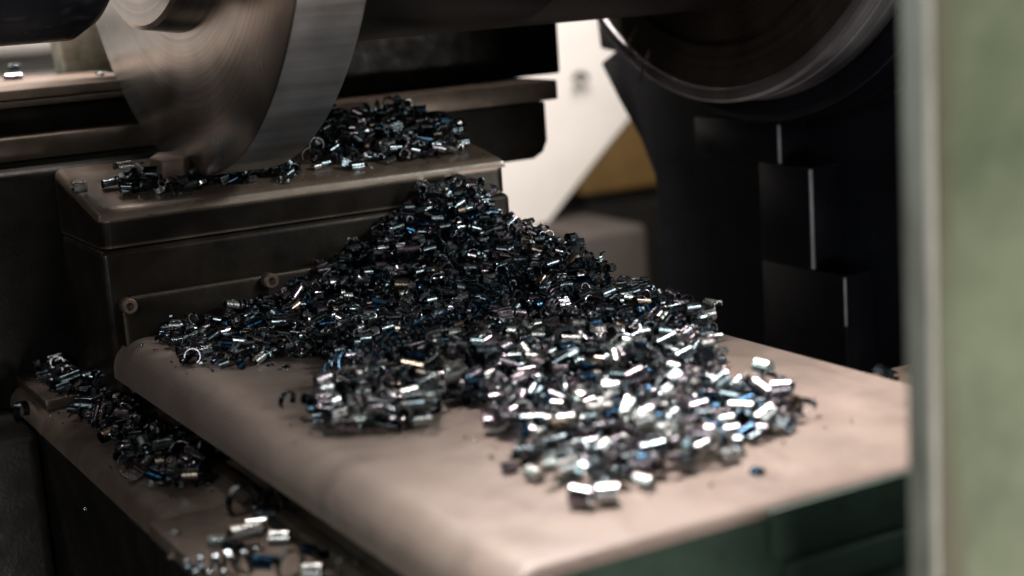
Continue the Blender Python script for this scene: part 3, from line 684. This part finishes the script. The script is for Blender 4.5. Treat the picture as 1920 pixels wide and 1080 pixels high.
# long spiral chips
def ribbon_coil(name, path, rad, turns, wid, th, m, label, taper=.2):
    path = [Vector(p) for p in path]; n = int(turns*22); b = bmesh.new(); prev = None
    seg = [0]; 
    for p, q in zip(path, path[1:]): seg.append(seg[-1]+(q-p).length)
    def along(u):
        s = u*seg[-1]
        for i in range(len(path)-1):
            if s <= seg[i+1]+1e-9 or i == len(path)-2:
                k = (s-seg[i])/(seg[i+1]-seg[i]); return path[i].lerp(path[i+1], k), (path[i+1]-path[i]).normalized()
    rr = random.Random(len(label))
    ph = [rr.uniform(-.25, .25) for _ in range(int(turns)+2)]
    for i in range(n+1):
        u = i/n; c, tdir = along(min(u, .9999)); a_ = Vector((0, 0, 1))-tdir*tdir.z; a_.normalize(); c_ = tdir.cross(a_)
        w = 2*math.pi*turns*u; k = rad*(1+ph[int(turns*u)]*.8)*(1-taper*u)
        dr = a_*math.cos(w)+c_*math.sin(w); ct = c+dr*k
        quad = [b.verts.new(ct+dr*sr*th/2+tdir*sw*wid/2) for sr, sw in ((1, -1), (1, 1), (-1, 1), (-1, -1))]
        if prev:
            for e in range(4): b.faces.new([prev[e], prev[(e+1) % 4], quad[(e+1) % 4], quad[e]])
        else: b.faces.new(quad[::-1])
        prev = quad
    b.faces.new(prev)
    o = fin(name, b, m, None, None, 50); return tag(o, label, 'spiral chip')
def hs(x, y):
    i, j = int((x-GX0)/CELL), int((y-GY0)/CELL); return float(np.median(H[max(0, i-5):i+6, max(0, j-5):j+6]))
def over(px, py, lift):
    rr = ray(px, py)
    for k in np.arange(.45, 1.3, .001):
        P = CAM+rr*k
        if GX0+.01 < P[0] < GX1-.01 and GY0+.01 < P[1] < GY1-.01 and P[2] < hs(P[0], P[1])+lift: break
    return tuple(P)
ribbon_coil('spiral_chip', [over(a_, b_, .003) for a_, b_ in ((985, 508), (930, 552), (860, 590), (790, 620), (730, 648))], .0062, 15, .0016, .0004, M['blue'], 'long blue spiral chip trailing diagonally across the middle of the heap')
ribbon_coil('spiral_chip', [over(a_, b_, .0035) for a_, b_ in ((725, 655), (680, 680), (622, 698))], .0076, 5, .0012, .0004, M['blue'], 'loose wide blue spiral end lying on bare table left of the heap')
ribbon_coil('spiral_chip', [over(a_, b_, .0045) for a_, b_ in ((1030, 500), (1040, 545), (1055, 590))], .0042, 7, .0024, .0004, M['lilac'], 'tight grey spiral chip on the right half of the heap')
ribbon_coil('spiral_chip', [over(a_, b_, .006) for a_, b_ in ((168, 712), (182, 716), (196, 722))], .0066, 4, .0012, .0003, M['gunmetal'], 'thin dark coil of wire rings at the back of the rail heap')
q = [at(a_, b_, z=RZ+.0045) for a_, b_ in ((350, 1062), (400, 1058), (440, 1052), (482, 1044))]
ribbon_coil('spiral_chip', q, .0036, 5, .0018, .0005, M['gunmetal'], 'short blue coil chip with a row of glints on the rail at the bottom', .05)

# ---- choose the 300 chips that show largest as objects; the rest is one mass
LOC = np.array([c['loc'] for c in CHIPS]); PX = proj(LOC)
ii = np.clip(((LOC[:, 0]-GX0)/CELL).astype(int), 0, NX-1); jj = np.clip(((LOC[:, 1]-GY0)/CELL).astype(int), 0, NY-1)
vis = []
for c, i, j, p in zip(CHIPS, ii, jj, PX):
    hm = H[max(0, i-2):i+3, max(0, j-2):j+3]
    ok = (c['top'] >= np.percentile(hm, 55)-.0012) and -10 < p[0] < 1700 and 0 < p[1] < 1090
    vis.append(ok)
size = np.array([np.ptp(PROTO[c['pi']][1]@c['M'].T, axis=0).max()/p[2] for c, p in zip(CHIPS, PX)])
spk = np.array([c.get('speck', False) for c in CHIPS])
score = 1/PX[:, 2]*np.where(np.array(vis) & ~spk, 1, -1)*np.where(size > .0055, 1, .8)
order = sorted(range(len(CHIPS)), key=lambda k: (CHIPS[k]['lab'] is None, -score[k]))
chosen = set(order[:298])
KN = {'tube': 'half tube chip', 'ring': 'open ring chip', 'flake': 'flat flake', 'ribbed': 'ribbed chip', 'bit': 'small curled bit'}
CN = ['dark gunmetal', 'lilac grey', 'blue', 'bright silver', 'straw brown']
ZN = {'heap': 'in the front part of the big heap', 'tongue': 'in the small patch left of the heap front', 'rail': 'in the heap on the left bed rail',
      'block': 'in the heap on the slide block', 'block edge': 'beside the bolt on the slide block', 'spill': 'spilled just outside the front of the heap', 'lone': 'lying apart'}
rest = []
for k in range(len(CHIPS)):
    c = CHIPS[k]
    M4 = Matrix.Identity(4)
    for a_ in range(3):
        for b_ in range(3): M4[a_][b_] = c['M'][a_, b_]
        M4[a_][3] = c['loc'][a_]
    if k in chosen:
        o = link('metal_chip', chip_mesh(c['pi'], c['ci'])); o.matrix_world = M4
        if c['lab']: tag(o, c['lab'], 'metal chip', c.get('grp') or 'chips lying apart from the heaps')
        else:
            kind = PROTO[c['pi']][0]; z = c['zone']; place = ZN[z]
            if z == 'heap':
                px, py, _ = PX[k]
                place = ('along the front fringe' if py > 840 else 'in the right front lobe' if px > 1250 else 'in the middle front' if py > 740 else 'on the slope behind the front')+' of the big heap'
            tag(o, CN[c['ci']]+' '+KN[kind]+' '+place, 'metal chip', CN[c['ci']]+' '+KN[kind]+'s '+place)
    else: rest.append(c)
VV, FF, MI = [], [], []; n = 0
for c in rest:
    k, V, Fc = PROTO[c['pi']]
    VV.append(V@c['M'].T+np.array(c['loc'])); FF.append(Fc+n); MI.append(np.full(len(Fc), c['ci'])); n += len(V)
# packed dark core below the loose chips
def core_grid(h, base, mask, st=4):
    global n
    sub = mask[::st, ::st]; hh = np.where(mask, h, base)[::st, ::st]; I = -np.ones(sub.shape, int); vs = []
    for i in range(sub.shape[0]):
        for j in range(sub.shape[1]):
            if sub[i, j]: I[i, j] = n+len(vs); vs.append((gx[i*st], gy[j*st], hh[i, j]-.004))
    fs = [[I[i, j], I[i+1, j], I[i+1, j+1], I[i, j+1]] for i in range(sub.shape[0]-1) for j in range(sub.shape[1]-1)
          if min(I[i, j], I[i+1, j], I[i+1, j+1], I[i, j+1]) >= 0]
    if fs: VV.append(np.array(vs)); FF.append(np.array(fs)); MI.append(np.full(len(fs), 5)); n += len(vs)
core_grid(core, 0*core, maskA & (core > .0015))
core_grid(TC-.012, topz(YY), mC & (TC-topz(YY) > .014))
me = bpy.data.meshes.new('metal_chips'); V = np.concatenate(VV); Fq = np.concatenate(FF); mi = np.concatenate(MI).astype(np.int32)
me.vertices.add(len(V)); me.vertices.foreach_set('co', V.astype(np.float32).ravel())
me.loops.add(Fq.size); me.loops.foreach_set('vertex_index', Fq.astype(np.int32).ravel())
me.polygons.add(len(Fq)); me.polygons.foreach_set('loop_start', np.arange(0, Fq.size, 4, dtype=np.int32))
for m_ in CM+[M['core']]: me.materials.append(m_)
me.polygons.foreach_set('material_index', mi); me.polygons.foreach_set('use_smooth', np.ones(len(Fq), bool))
me.update(calc_edges=True); me.validate()
o = link('metal_chips', me); tag(o, 'countless dark curled steel chips heaped on the table, slide block and rail', 'metal chips', None, 'stuff')
print('chips', len(CHIPS), 'objects', len(chosen), 'rest', len(rest), 'visible', sum(vis))
